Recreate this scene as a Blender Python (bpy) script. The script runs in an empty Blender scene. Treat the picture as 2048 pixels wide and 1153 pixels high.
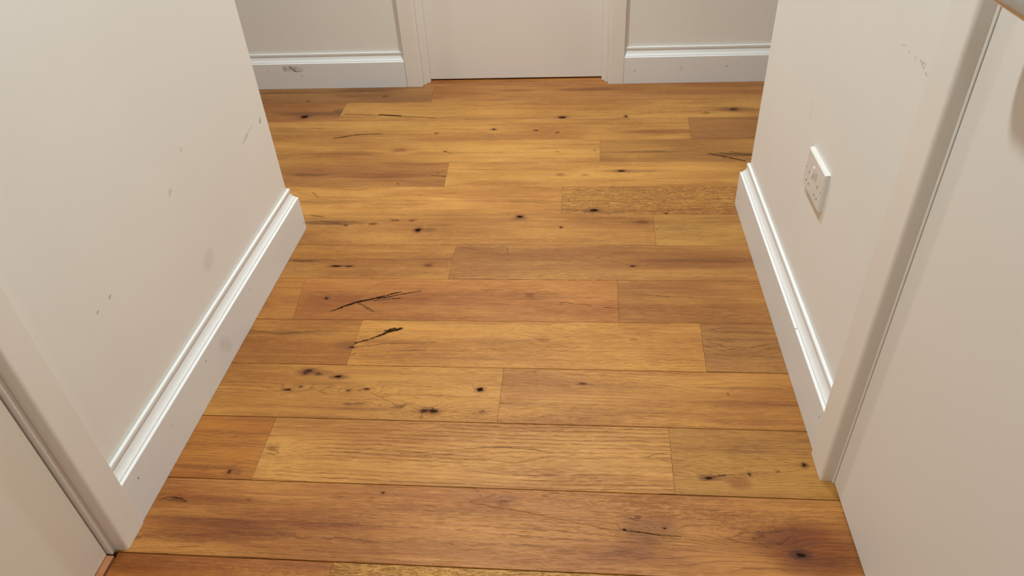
import bpy, bmesh, math, random
from mathutils import Vector, Matrix

scene = bpy.context.scene
C = scene.collection

# ------------------------------------------------------------------ camera, light, exposure
CAM_ROWS = [[0.995676, 0.079245, -0.048476], [-0.009861, 0.609042, 0.793076], [-0.092371, 0.789169, -0.60719]]          # right, up, forward of the camera in the world
EYE = Vector((0.0, 0.0, 1.2))
right, up, fwd = [Vector(r) for r in CAM_ROWS]
cam_data = bpy.data.cameras.new('camera')
cam = bpy.data.objects.new('camera', cam_data)
C.objects.link(cam)
m = Matrix((right, up, -fwd)).transposed().to_4x4()
m.translation = EYE
cam.matrix_world = m
cam_data.sensor_fit = 'HORIZONTAL'
cam_data.sensor_width = 36.0
cam_data.lens = 1450.245 / 2048 * 36.0
cam_data.clip_start = 0.02
scene.camera = cam

world = bpy.data.worlds.new('world')
scene.world = world
world.use_nodes = True
world.node_tree.nodes['Background'].inputs[0].default_value = (1.0, 0.9, 0.78, 1)
world.node_tree.nodes['Background'].inputs[1].default_value = 0.0

LIGHT_COL = (0.895, 0.970, 0.965)
SPREAD = 108.0


def downlight(x, y, watts, size=0.10, col=LIGHT_COL, z=2.385):
    d = bpy.data.lights.new('downlight', 'AREA')
    d.shape = 'DISK'
    d.size = size
    d.energy = watts
    d.color = col
    d.spread = math.radians(SPREAD)
    o = bpy.data.objects.new('downlight', d)
    C.objects.link(o)
    o.location = (x, y, z)
    return o


downlight(-0.22, 2.46, 15.4)
downlight(-0.20, 0.95, 10.7)
downlight(-0.20, -0.70, 4)
downlight(-1.80, 2.42, 4.0)  # added fill lamp for the left passage, no fitting known there
downlight(1.55, 2.42, 2.6)  # added weak fill in the right passage, not a known lamp

scene.view_settings.view_transform = 'Standard'
scene.view_settings.look = 'None'
scene.view_settings.gamma = 1.0
scene.view_settings.use_curve_mapping = False
scene.view_settings.exposure = 0.0

# ------------------------------------------------------------------ measured floor data (metres)
SEAMS = [(2.9845, -0.01668),
    (2.8172, -0.00829),
    (2.6433, 0.00023),
    (2.4606, -0.00621),
    (2.2838, -0.00471),
    (2.115, -0.00271),
    (1.9414, 0.00085),
    (1.7697, 0.00464),
    (1.5988, 0.0023),
    (1.4207, 0.00684),
    (1.247, 0.00122),
    (1.0731, 0.00068),
    (0.8999, 0.00083),
    (0.7239, 0.0007)]
JOINTS = {0: [], 1: [(-0.6364, -0.6222)], 2: [(-0.98, -0.9729)], 3: [(0.4076, 0.4007)], 4: [(0.0703, 0.0675)], 5: [(-0.4645, -0.457)], 6: [(-0.0594, -0.0576)], 7: [(0.2235, 0.2208)], 8: [(-0.3661, -0.3644)], 9: [(-0.7743, -0.7524),
    (0.1037, 0.1009)], 10: [(-0.5639, -0.5631),
    (0.303, 0.2969)], 11: [(-0.1769, -0.1768)], 12: [(-0.6781, -0.6726),
    (0.1935, 0.1911)], 13: [], 14: [(-0.4474, -0.447)]}
KNOTS = [(-0.831, 2.8886, 0.0131, 0.0108, 0.5),
    (-1.1538, 2.8473, 0.0089, 0.0106, 0.5),
    (-1.122, 2.6905, 0.0159, 0.0145, 1),
    (-0.0718, 2.6562, 0.0156, 0.0092, 1),
    (0.1738, 2.6584, 0.0057, 0.0091, 0.9),
    (0.4807, 2.6817, 0.015, 0.0092, 0.45),
    (0.589, 2.711, 0.0151, 0.0116, 0.85),
    (-0.331, 2.5549, 0.0087, 0.0066, 0.9),
    (-0.1693, 2.5424, 0.0066, 0.0054, 0.9),
    (-0.0873, 2.5233, 0.0047, 0.0053, 0.8),
    (-0.5493, 2.5251, 0.0049, 0.0054, 0.7),
    (-0.4932, 2.3746, 0.0055, 0.004, 0.9),
    (-0.6628, 2.3854, 0.0245, 0.012, 0.35),
    (-0.0826, 2.364, 0.009, 0.0059, 0.5),
    (0.0512, 2.3735, 0.0071, 0.0078, 0.4),
    (-0.6204, 2.136, 0.0026, 0.0034, 0.8),
    (-0.4904, 2.2086, 0.0026, 0.0036, 0.8),
    (0.1392, 2.22, 0.0144, 0.007, 1),
    (-0.0692, 2.1975, 0.0136, 0.0105, 0.35),
    (0.0156, 2.1932, 0.0118, 0.0087, 0.3),
    (0.0436, 1.9637, 0.014, 0.0075, 1),
    (0.2645, 1.946, 0.0061, 0.0044, 0.7),
    (-0.4962, 1.8478, 0.0094, 0.0098, 1.2),
    (-0.1865, 1.925, 0.0094, 0.0073, 1.2),
    (-0.0572, 1.8651, 0.0045, 0.0042, 1),
    (-0.6462, 1.883, 0.0144, 0.0073, 0.6),
    (-0.7307, 1.874, 0.0056, 0.0044, 0.7),
    (-0.5802, 1.9037, 0.0128, 0.0059, 0.6),
    (-0.5241, 1.9038, 0.0112, 0.0059, 0.6),
    (0.1895, 1.8941, 0.018, 0.0085, 0.45),
    (-0.7022, 1.6559, 0.0163, 0.0037, 1.1),
    (-0.6648, 1.6551, 0.0104, 0.0037, 0.9),
    (-0.4314, 1.6628, 0.0131, 0.0073, 0.55),
    (0.1491, 1.6649, 0.0069, 0.003, 1.1),
    (-0.687, 1.5055, 0.0056, 0.0054, 0.9),
    (-0.1317, 1.5307, 0.0121, 0.0098, 0.35),
    (-0.12, 1.5136, 0.0066, 0.0043, 0.4),
    (-0.5635, 1.31, 0.0063, 0.0037, 0.9),
    (-0.0897, 1.35, 0.0137, 0.0074, 0.3),
    (0.1355, 1.3555, 0.0085, 0.0047, 0.35),
    (-0.649, 1.2234, 0.0111, 0.006, 0.8),
    (-0.6212, 1.2139, 0.0098, 0.0051, 0.65),
    (-0.5707, 1.2052, 0.0098, 0.005, 1),
    (-0.6562, 1.2146, 0.0062, 0.0051, 0.7),
    (-0.6811, 1.1586, 0.0091, 0.004, 0.9),
    (-0.6541, 1.1693, 0.0036, 0.0024, 0.9),
    (-0.5342, 1.16, 0.0053, 0.0032, 0.8),
    (-0.4927, 1.1662, 0.0071, 0.0032, 0.75),
    (-0.5091, 1.118, 0.0232, 0.0047, 0.4),
    (-0.226, 1.173, 0.0081, 0.0064, 1.1),
    (-0.3451, 1.1036, 0.0091, 0.0053, 0.8),
    (-0.3256, 1.1027, 0.0091, 0.0053, 0.9),
    (-0.4054, 1.1122, 0.0126, 0.0046, 0.4),
    (-0.2126, 1.1051, 0.0079, 0.006, 0.45),
    (-0.4903, 1.1662, 0.003, 0.0024, 0.7),
    (-0.4493, 1.1169, 0.0023, 0.0016, 0.8),
    (0.0096, 1.1997, 0.0103, 0.0032, 0.7),
    (0.3334, 1.1767, 0.0049, 0.0039, 0.5),
    (-0.727, 0.9169, 0.0043, 0.0057, 0.75),
    (0.2618, 0.9428, 0.0088, 0.0036, 1),
    (0.2863, 0.95, 0.0078, 0.0025, 0.6),
    (0.3437, 0.9548, 0.0029, 0.0038, 0.9),
    (0.3991, 0.9645, 0.003, 0.0019, 0.7),
    (0.4548, 0.983, 0.004, 0.005, 0.9),
    (-0.8109, 0.847, 0.0125, 0.0035, 0.6),
    (-0.3899, 0.8787, 0.0031, 0.0024, 0.8),
    (0.0902, 0.8169, 0.0028, 0.0021, 1),
    (0.1639, 0.8225, 0.0032, 0.0021, 0.9),
    (0.4015, 0.7787, 0.0088, 0.005, 1.2),
    (0.1122, 0.8442, 0.0094, 0.0028, 0.5),
    (-0.6561, 0.9839, 0.0143, 0.0048, 0.45),
    (-0.6564, 0.8514, 0.0072, 0.0047, 0.35),
    (-0.146, 0.8644, 0.0137, 0.0069, 0.3),
    (0.3702, 0.8006, 0.0053, 0.0026, 0.5),
    (-0.1367, 0.7115, 0.0045, 0.002, 0.3)]
CRACKS = [(-0.9578, 2.71, -0.8089, 2.696, 0.0026, 0.8),
    (-0.81, 2.7008, -0.725, 2.6888, 0.0052, 1),
    (-0.724, 2.684, -0.5783, 2.6657, 0.0026, 0.8),
    (-0.5776, 2.661, -0.14, 2.6535, 0.0013, 0.5),
    (-0.0426, 2.66, 0.2677, 2.6881, 0.0015, 0.6),
    (0.2677, 2.6881, 0.4597, 2.6963, 0.0015, 0.4),
    (0.4514, 2.7059, 0.6885, 2.7079, 0.0017, 0.5),
    (-1.2058, 2.5621, -0.7711, 2.53, 0.0013, 0.5),
    (-0.9422, 2.4903, -0.8483, 2.523, 0.0029, 1),
    (-0.8483, 2.523, -0.7602, 2.5254, 0.0021, 0.9),
    (-0.7602, 2.5254, -0.5918, 2.513, 0.0013, 0.6),
    (-1.026, 2.3315, -0.8778, 2.3411, 0.0015, 0.6),
    (-0.4932, 2.3746, -0.4723, 2.3585, 0.0014, 0.8),
    (-0.4723, 2.3585, -0.2722, 2.3671, 0.0012, 0.6),
    (-0.3075, 2.3559, -0.0916, 2.3641, 0.001, 0.4),
    (0.4473, 2.344, 0.5604, 2.2867, 0.0027, 1.1),
    (0.4854, 2.3471, 0.6093, 2.3264, 0.0033, 0.7),
    (0.5212, 2.358, 0.5854, 2.3343, 0.0027, 0.7),
    (0.2276, 2.3666, 0.2972, 2.3616, 0.0028, 0.5),
    (0.0834, 2.2206, 0.2009, 2.2123, 0.0013, 0.6),
    (0.2009, 2.2123, 0.3021, 2.2253, 0.001, 0.4),
    (-0.5151, 2.1982, -0.4585, 2.1835, 0.0016, 0.9),
    (-1.0066, 2.2137, -0.9098, 2.1946, 0.0014, 0.6),
    (-0.9909, 2.199, -0.9733, 2.1952, 0.0027, 0.6),
    (-0.9008, 2.0766, -0.8737, 2.0499, 0.0015, 0.7),
    (-0.8737, 2.0499, -0.7365, 2.043, 0.0012, 0.5),
    (-0.7365, 2.043, -0.5627, 2.0619, 0.001, 0.5),
    (-0.5627, 2.0619, -0.3586, 2.0385, 0.001, 0.5),
    (-0.3586, 2.0385, -0.0967, 2.0251, 0.001, 0.5),
    (-0.8564, 2.1033, -0.7413, 2.0959, 0.001, 0.5),
    (-0.7413, 2.0959, -0.7134, 2.1093, 0.001, 0.5),
    (-0.1998, 2.1129, -0.0665, 2.0989, 0.001, 0.5),
    (-0.9515, 2.0768, -0.8259, 2.027, 0.0009, 0.4),
    (-0.0568, 1.9727, 0.0311, 1.9577, 0.0011, 0.7),
    (0.0311, 1.9548, 0.2163, 1.9548, 0.0011, 0.6),
    (0.2163, 1.9548, 0.4918, 1.9903, 0.0011, 0.6),
    (-0.0566, 1.9667, 0.1237, 1.9459, 0.0008, 0.4),
    (-0.8653, 1.9331, -0.813, 1.9241, 0.0016, 0.8),
    (-0.8224, 1.9002, -0.7524, 1.8827, 0.0016, 0.6),
    (-0.8678, 1.8882, -0.7354, 1.8798, 0.0018, 0.5),
    (0.1292, 1.8911, 0.2129, 1.9055, 0.0016, 0.5),
    (-0.8186, 1.6834, -0.3665, 1.6958, 0.001, 0.5),
    (-0.8405, 1.6806, -0.7793, 1.6787, 0.002, 0.7),
    (-0.7613, 1.6942, -0.6798, 1.6723, 0.001, 0.4),
    (-0.211, 1.7509, -0.2084, 1.7201, 0.0009, 0.6),
    (-0.353, 1.7575, -0.2153, 1.715, 0.0008, 0.35),
    (0.051, 1.7052, 0.1546, 1.665, 0.0009, 0.4),
    (0.051, 1.7077, 0.1156, 1.7333, 0.001, 0.4),
    (0.1156, 1.7333, 0.2148, 1.7317, 0.0008, 0.35),
    (0.164, 1.6844, 0.1983, 1.6969, 0.0009, 0.4),
    (-0.6552, 1.4523, -0.6004, 1.4896, 0.0026, 1.2),
    (-0.6004, 1.4896, -0.5394, 1.5126, 0.0036, 1.2),
    (-0.5394, 1.5126, -0.4863, 1.5379, 0.0022, 1.2),
    (-0.5448, 1.5059, -0.433, 1.5432, 0.0018, 1),
    (-0.5963, 1.4897, -0.5447, 1.4524, 0.0034, 0.65),
    (-0.5565, 1.497, -0.4833, 1.5092, 0.0016, 0.9),
    (-0.6268, 1.4741, -0.5968, 1.4919, 0.0031, 1),
    (-0.0504, 1.4999, 0.0311, 1.4889, 0.001, 0.7),
    (-0.0504, 1.4999, -0.0422, 1.4896, 0.0008, 0.6),
    (0.0647, 1.4812, 0.1021, 1.4778, 0.0012, 0.8),
    (0.1373, 1.5397, 0.2385, 1.5286, 0.0009, 0.6),
    (0.2385, 1.5286, 0.4165, 1.5149, 0.0008, 0.4),
    (-0.8521, 1.3683, -0.7673, 1.3565, 0.001, 0.6),
    (-0.7673, 1.3565, -0.6653, 1.3706, 0.0012, 0.7),
    (-0.6653, 1.3706, -0.5701, 1.3709, 0.001, 0.6),
    (-0.4549, 1.3834, -0.4862, 1.3709, 0.0048, 1.2),
    (-0.4818, 1.3749, -0.5035, 1.355, 0.0036, 1.2),
    (-0.5013, 1.357, -0.5241, 1.343, 0.0025, 1.2),
    (-0.5241, 1.343, -0.5589, 1.327, 0.0014, 1.1),
    (-0.4709, 1.385, -0.4949, 1.3746, 0.0025, 1),
    (-0.5615, 1.3269, -0.5317, 1.3371, 0.0015, 0.9),
    (-0.5694, 1.308, -0.4839, 1.3251, 0.0012, 0.7),
    (-0.4839, 1.3251, -0.3581, 1.3339, 0.0008, 0.5),
    (-0.566, 1.3193, -0.5496, 1.331, 0.002, 0.9),
    (-0.5618, 1.2789, -0.549, 1.2883, 0.0016, 0.6),
    (-0.4769, 1.2939, -0.3785, 1.3056, 0.0008, 0.4),
    (-0.2189, 1.3281, -0.1208, 1.3492, 0.0008, 0.3),
    (0.3234, 1.39, 0.4671, 1.3859, 0.0009, 0.5),
    (0.3044, 1.3361, 0.3868, 1.3346, 0.0009, 0.5),
    (0.3377, 1.3209, 0.4591, 1.3454, 0.0008, 0.5),
    (0.3007, 1.3075, 0.4678, 1.3016, 0.0009, 0.5),
    (0.3098, 1.3598, 0.3782, 1.3542, 0.0011, 0.6),
    (-0.6936, 1.1419, -0.6055, 1.1691, 0.0007, 0.4),
    (-0.6055, 1.1691, -0.5077, 1.1641, 0.0007, 0.4),
    (-0.7191, 1.2162, -0.6254, 1.2363, 0.0008, 0.35),
    (-0.5312, 1.1172, -0.4858, 1.1234, 0.0007, 0.6),
    (-0.4821, 1.1568, -0.415, 1.1196, 0.0007, 0.5),
    (-0.4143, 1.1165, -0.3701, 1.1273, 0.0007, 0.5),
    (-0.4013, 1.1093, -0.3903, 1.1235, 0.0014, 0.6),
    (-0.3485, 1.1095, -0.3476, 1.0795, 0.0007, 0.7),
    (-0.3276, 1.1148, -0.3169, 1.0985, 0.0009, 0.8),
    (-0.4881, 1.1327, -0.4099, 1.1511, 0.0007, 0.3),
    (-0.3748, 0.9799, -0.322, 0.986, 0.0009, 0.5),
    (-0.3366, 0.9773, -0.2626, 0.9829, 0.0011, 0.45),
    (-0.322, 0.986, -0.2381, 0.9987, 0.0006, 0.5),
    (-0.2381, 0.9987, -0.1746, 1.0052, 0.0006, 0.5),
    (-0.1746, 1.0052, -0.1001, 1.0027, 0.0006, 0.5),
    (-0.1001, 1.0027, -0.0524, 0.9952, 0.0007, 0.5),
    (-0.3204, 0.9766, -0.2662, 0.9708, 0.0007, 0.5),
    (-0.2662, 0.9708, -0.1818, 0.9716, 0.0006, 0.45),
    (-0.1818, 0.9716, -0.129, 0.9646, 0.0006, 0.5),
    (-0.129, 0.9646, -0.0881, 0.9753, 0.0006, 0.45),
    (-0.0881, 0.9753, -0.0573, 0.9857, 0.0006, 0.4),
    (0.1386, 0.9908, 0.1878, 1.0059, 0.0007, 0.5),
    (0.1282, 0.9878, 0.1868, 0.9837, 0.0007, 0.5),
    (-0.6547, 0.9798, -0.6345, 0.9697, 0.0008, 0.5),
    (-0.6645, 0.9698, -0.6423, 0.9667, 0.0007, 0.5),
    (-0.4942, 0.9792, -0.4621, 0.9818, 0.0009, 0.45),
    (-0.5185, 0.9878, -0.4418, 0.9881, 0.0006, 0.4),
    (-0.7446, 0.9253, -0.6942, 0.9511, 0.0006, 0.3),
    (0.2512, 0.9363, 0.2945, 0.9528, 0.0011, 0.6),
    (0.3042, 0.952, 0.4438, 0.9688, 0.0005, 0.35),
    (0.4189, 0.9892, 0.4515, 0.9816, 0.0005, 0.4),
    (-0.8453, 0.8431, -0.8152, 0.8517, 0.0011, 0.6),
    (-0.8152, 0.8517, -0.7868, 0.8409, 0.0009, 0.8),
    (-0.8269, 0.8427, -0.7941, 0.8405, 0.0009, 0.7),
    (-0.8742, 0.854, -0.8291, 0.8584, 0.0011, 0.5),
    (0.0901, 0.8147, 0.1544, 0.8081, 0.0007, 0.9),
    (0.1544, 0.8081, 0.1928, 0.8067, 0.0005, 0.8),
    (0.0994, 0.8152, 0.1867, 0.8012, 0.0004, 0.4),
    (0.0868, 0.8475, 0.1146, 0.8376, 0.0006, 0.6),
    (-0.594, 0.8517, -0.4638, 0.8658, 0.0006, 0.4),
    (-0.4638, 0.8658, -0.6566, 0.8659, 0.0006, 0.25),
    (-0.2104, 0.8639, -0.0907, 0.8451, 0.0007, 0.5),
    (-0.0907, 0.8451, 0.0807, 0.8121, 0.0006, 0.45),
    (-0.2107, 0.8662, -0.1628, 0.8849, 0.0005, 0.4),
    (0.2772, 0.8065, 0.3017, 0.8182, 0.0006, 0.5),
    (0.2772, 0.8065, 0.3159, 0.7959, 0.0005, 0.5),
    (0.3231, 0.8066, 0.3462, 0.815, 0.0006, 0.5),
    (0.3227, 0.8045, 0.3506, 0.7914, 0.0006, 0.5),
    (0.3018, 0.8193, 0.3749, 0.8238, 0.0005, 0.4)]
SMEARS = [(-0.9372, 2.9576, 0.1347, 0.0167, 0.5, 0),
    (-1.3125, 2.9444, 0.1722, 0.0112, 0.4, 0),
    (-0.5732, 3.038, 0.134, 0.0144, 0.5, 1),
    (-0.2648, 3.0305, 0.0873, 0.0113, 0.4, 1),
    (0.0261, 2.9307, 0.1146, 0.0187, 0.6, 1),
    (-0.279, 2.9319, 0.0852, 0.0135, 0.5, 1),
    (0.5619, 2.8786, 0.2572, 0.0255, 0.45, 1),
    (-1.0651, 2.718, 0.1597, 0.0222, 0.5, 0),
    (-0.9883, 2.7452, 0.0256, 0.0175, 0.5, 0),
    (0.5947, 2.7108, 0.0848, 0.0186, 0.5, 0),
    (0.311, 2.5227, 0.1368, 0.019, 0.65, 1),
    (-0.8832, 2.361, 0.1711, 0.02, 0.5, 1),
    (-0.6637, 2.3894, 0.0566, 0.0161, 0.3, 1),
    (0.5347, 2.3351, 0.0931, 0.015, 0.6, 0),
    (0.2446, 2.3586, 0.1048, 0.0096, 0.4, 0),
    (0.4114, 2.3034, 0.1694, 0.011, 0.25, 2),
    (-0.9483, 2.2022, 0.0729, 0.0091, 0.5, 0),
    (-0.6764, 2.1925, 0.1957, 0.0161, 0.4, 1),
    (0.4301, 2.1893, 0.1956, 0.0274, 0.35, 1),
    (0.1678, 2.2197, 0.126, 0.0124, 0.3, 0),
    (-0.7864, 1.8884, 0.0974, 0.0132, 0.6, 0),
    (-0.6938, 1.9064, 0.1946, 0.0133, 0.3, 1),
    (0.1969, 1.8913, 0.045, 0.0127, 0.5, 1),
    (0.092, 1.9138, 0.122, 0.013, 0.3, 1),
    (-0.4589, 1.8494, 0.0203, 0.0127, 0.35, 0),
    (-0.1857, 1.9133, 0.0312, 0.0102, 0.35, 0),
    (-0.8178, 1.6808, 0.068, 0.0089, 0.5, 0),
    (-0.4125, 1.663, 0.0508, 0.011, 0.3, 1),
    (-0.2915, 1.7424, 0.074, 0.0155, 0.35, 1),
    (0.2655, 1.6735, 0.2063, 0.024, 0.4, 1),
    (0.3646, 1.6987, 0.1377, 0.0146, 0.3, 0),
    (0.1014, 1.7332, 0.0856, 0.0127, 0.25, 2),
    (-0.6723, 1.4883, 0.0762, 0.0432, 0.35, 1),
    (-0.3455, 1.5052, 0.2713, 0.0323, 0.2, 1),
    (-0.1314, 1.5263, 0.0806, 0.0217, 0.35, 1),
    (0.4131, 1.4941, 0.1009, 0.0144, 0.4, 1),
    (0.1476, 1.5355, 0.0394, 0.0172, 0.35, 2),
    (0.1177, 1.4516, 0.0191, 0.0141, 0.25, 2),
    (-0.7686, 1.3604, 0.1458, 0.0078, 0.35, 0),
    (-0.5724, 1.3191, 0.0384, 0.0186, 0.3, 0),
    (-0.4596, 1.3314, 0.1146, 0.0084, 0.35, 1),
    (-0.1444, 1.33, 0.1361, 0.0202, 0.25, 1),
    (0.3645, 1.343, 0.0712, 0.0544, 0.25, 2),
    (-0.6321, 1.217, 0.0431, 0.0136, 0.4, 0),
    (-0.5666, 1.2036, 0.0243, 0.0076, 0.4, 0),
    (-0.5751, 1.1064, 0.1511, 0.0107, 0.2, 1),
    (-0.3335, 1.1025, 0.034, 0.0105, 0.4, 1),
    (-0.4879, 1.181, 0.1792, 0.0098, 0.25, 2),
    (-0.2182, 1.1049, 0.0224, 0.0104, 0.3, 1),
    (0.0154, 1.2048, 0.1382, 0.0114, 0.25, 1),
    (0.3772, 1.1462, 0.108, 0.0091, 0.35, 1),
    (0.2125, 1.2436, 0.1496, 0.01, 0.3, 1),
    (0.3682, 1.0948, 0.1054, 0.0101, 0.4, 1),
    (-0.0724, 1.0936, 0.0991, 0.0103, 0.25, 2),
    (-0.1494, 1.2329, 0.0534, 0.0135, 0.25, 2),
    (-0.788, 1.0169, 0.0796, 0.0142, 0.2, 1),
    (-0.7733, 0.9281, 0.0868, 0.0065, 0.4, 0),
    (-0.7141, 0.9175, 0.0161, 0.0076, 0.4, 0),
    (0.3189, 0.9343, 0.0244, 0.0158, 0.55, 1),
    (0.269, 0.9456, 0.0295, 0.0074, 0.4, 0),
    (0.3854, 1.0202, 0.0911, 0.0398, 0.2, 2),
    (0.4515, 0.9816, 0.0128, 0.0089, 0.35, 0),
    (-0.7391, 0.8478, 0.1037, 0.013, 0.5, 1),
    (-0.7299, 0.7787, 0.1396, 0.0273, 0.55, 1),
    (-0.6169, 0.8007, 0.1995, 0.0278, 0.35, 1),
    (-0.4961, 0.8007, 0.197, 0.0077, 0.3, 1),
    (-0.1024, 0.8757, 0.0887, 0.0141, 0.25, 1),
    (0.1368, 0.8191, 0.0558, 0.0324, 0.4, 0),
    (0.107, 0.7838, 0.0412, 0.026, 0.35, 1),
    (0.4221, 0.7959, 0.0844, 0.0464, 0.75, 1),
    (0.373, 0.8142, 0.0724, 0.0212, 0.5, 1),
    (0.4287, 0.7516, 0.0692, 0.0196, 0.5, 1),
    (0.4008, 0.7797, 0.022, 0.0122, 0.5, 0),
    (0.1234, 0.7561, 0.0898, 0.0151, 0.3, 1),
    (-0.7935, 0.7007, 0.096, 0.0151, 0.3, 1)]
BUMPS = [(-0.0692, 2.1975, 0.1275, 0.0456, 3),
    (0.0155, 2.1897, 0.0758, 0.0278, 2),
    (-0.6628, 2.3854, 0.1319, 0.0403, 3),
    (0.4807, 2.6817, 0.0566, 0.023, 2),
    (-0.2889, 2.5583, 0.1542, 0.0308, 3),
    (-1.058, 2.2033, 0.1286, 0.0292, 3),
    (0.2802, 1.8256, 0.1164, 0.0349, 4),
    (0.1138, 1.6838, 0.0909, 0.0365, 4),
    (0.183, 1.6773, 0.208, 0.0434, 4),
    (-0.1314, 1.5263, 0.1342, 0.0391, 4),
    (-0.687, 1.5055, 0.1258, 0.0372, 4),
    (0.1355, 1.3555, 0.0731, 0.0315, 3),
    (-0.0897, 1.35, 0.0993, 0.0317, 3),
    (-0.5273, 1.1473, 0.1534, 0.0317, 5),
    (-0.3471, 1.128, 0.092, 0.0309, 4),
    (-0.696, 1.2221, 0.0992, 0.0257, 3),
    (-0.226, 1.173, 0.0464, 0.024, 2),
    (0.2835, 1.1735, 0.1105, 0.0342, 4),
    (0.4953, 1.1959, 0.0656, 0.0235, 3),
    (-0.6561, 0.9839, 0.0662, 0.034, 4),
    (-0.1839, 0.9914, 0.2642, 0.0466, 1.6),
    (-0.0855, 0.9283, 0.1822, 0.0247, 1.2),
    (-0.6564, 0.8514, 0.1133, 0.0295, 5),
    (-0.146, 0.8644, 0.1279, 0.0348, 6),
    (0.3168, 0.8011, 0.0902, 0.0262, 5),
    (-0.5148, 0.8636, 0.1124, 0.0237, 4),
    (0.1647, 0.8204, 0.0742, 0.0216, 3),
    (-1.044, 2.3877, 0.1939, 0.0409, 2),
    (-0.7952, 2.103, 0.1047, 0.0204, 2),
    (0.4121, 1.488, 0.1385, 0.0307, 3),
    (0.3853, 1.3257, 0.0823, 0.0445, 3),
    (-0.2915, 1.7424, 0.1036, 0.0233, 3),
    (-0.6468, 1.8859, 0.0721, 0.0204, 2),
    (-0.4314, 1.6628, 0.0509, 0.0172, 2),
    (0.1668, 1.8912, 0.0902, 0.0282, 2.5),
    (-0.7457, 0.9971, 0.0785, 0.0277, 3),
    (0.3034, 0.947, 0.0786, 0.0309, 3),
    (0.0269, 1.2051, 0.0805, 0.0244, 2),
    (0.2988, 1.3875, 0.0731, 0.0283, 2)]

# ------------------------------------------------------------------ helpers


def lin(c):
    return tuple(((v / 255 / 12.92) if v / 255 <= 0.04045 else ((v / 255 + 0.055) / 1.055) ** 2.4) for v in c)


def link(name, bm, mat=None, parent=None, loc=None, kind=None, label=None, smooth=False):
    me = bpy.data.meshes.new(name)
    bmesh.ops.recalc_face_normals(bm, faces=bm.faces[:])
    if loc is not None:
        bmesh.ops.translate(bm, verts=bm.verts[:], vec=-Vector(loc))
    bm.to_mesh(me)
    bm.free()
    if smooth:
        for p in me.polygons:
            p.use_smooth = True
    o = bpy.data.objects.new(name, me)
    C.objects.link(o)
    if loc is not None:
        o.location = loc
    if mat:
        me.materials.append(mat)
    if parent:
        o.parent = parent
        o.matrix_parent_inverse = Matrix.Identity(4)
        if loc is not None:
            o.location = Vector(loc) - world_loc(parent)
        else:
            o.location = -world_loc(parent)
    if kind:
        o['kind'] = kind
    if label:
        o['label'] = label
    return o


def world_loc(o):
    v = Vector(o.location)
    while o.parent:
        o = o.parent
        v += Vector(o.location)
    return v


def empty(name, loc, kind=None, label=None, cat=None):
    o = bpy.data.objects.new(name, None)
    C.objects.link(o)
    o.location = loc
    o.empty_display_size = 0.05
    if kind:
        o['kind'] = kind
    if label:
        o['label'] = label
    if cat:
        o['category'] = cat
    return o


def box(bm, lo, hi, bev=0.0, seg=2):
    x0, y0, z0 = lo
    x1, y1, z1 = hi
    vs = [bm.verts.new(p) for p in ((x0, y0, z0), (x1, y0, z0), (x1, y1, z0), (x0, y1, z0),
                                    (x0, y0, z1), (x1, y0, z1), (x1, y1, z1), (x0, y1, z1))]
    fs = [bm.faces.new([vs[i] for i in q]) for q in
          ((0, 3, 2, 1), (4, 5, 6, 7), (0, 1, 5, 4), (1, 2, 6, 5), (2, 3, 7, 6), (3, 0, 4, 7))]
    if bev:
        es = list({e for f in fs for e in f.edges})
        bmesh.ops.bevel(bm, geom=es, offset=bev, segments=seg, profile=0.5, affect='EDGES')
    return bm


def boxes(*bs, bev=0.0):
    bm = bmesh.new()
    for lo, hi in bs:
        box(bm, lo, hi, bev)
    return bm


def extrude(profile, rings):
    """profile: list of (a, b); rings: list of functions (a, b) -> point; caps both ends"""
    bm = bmesh.new()
    R = [[bm.verts.new(r(a, b)) for a, b in profile] for r in rings]
    n = len(profile)
    for i in range(len(R) - 1):
        for k in range(n):
            bm.faces.new((R[i][k], R[i][(k + 1) % n], R[i + 1][(k + 1) % n], R[i + 1][k]))
    bm.faces.new(R[0][::-1])
    bm.faces.new(R[-1])
    return bm


def rounded(a0, a1, b0, b1, r0, r1, seg=4):
    """rectangle in (a, b): the two corners at b1 rounded with radii r0 (a0 side) and r1 (a1 side)"""
    pts = [(a0, b0)]
    for i in range(seg + 1):
        t = math.pi / 2 * i / seg
        pts.append((a0 + r0 - r0 * math.cos(t), b1 - r0 + r0 * math.sin(t)))
    for i in range(seg + 1):
        t = math.pi / 2 * (1 - i / seg)
        pts.append((a1 - r1 + r1 * math.cos(t), b1 - r1 + r1 * math.sin(t)))
    pts.append((a1, b0))
    return pts


def spow(v, p):
    return math.copysign(abs(v) ** p, v)


def tube(bm, pts, r, seg=16, sq=1.0):
    """a round bar along pts, ends capped with small domes"""
    P = [Vector(p) for p in pts]
    rings = []
    for i, p in enumerate(P):
        t = (P[min(i + 1, len(P) - 1)] - P[max(i - 1, 0)]).normalized()
        u = t.cross(Vector((0, 0, 1)))
        u = u.normalized() if u.length > 1e-4 else Vector((0, 1, 0))
        v = u.cross(t).normalized()
        rr = r[i] if isinstance(r, (list, tuple)) else r
        rings.append([bm.verts.new(p + u * rr * spow(math.cos(2 * math.pi * k / seg), sq) + v * rr * spow(math.sin(2 * math.pi * k / seg), sq)) for k in range(seg)])
    for a, b in zip(rings, rings[1:]):
        for k in range(seg):
            bm.faces.new((a[k], a[(k + 1) % seg], b[(k + 1) % seg], b[k]))
    bm.faces.new(rings[0][::-1])
    bm.faces.new(rings[-1])
    return bm


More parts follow.
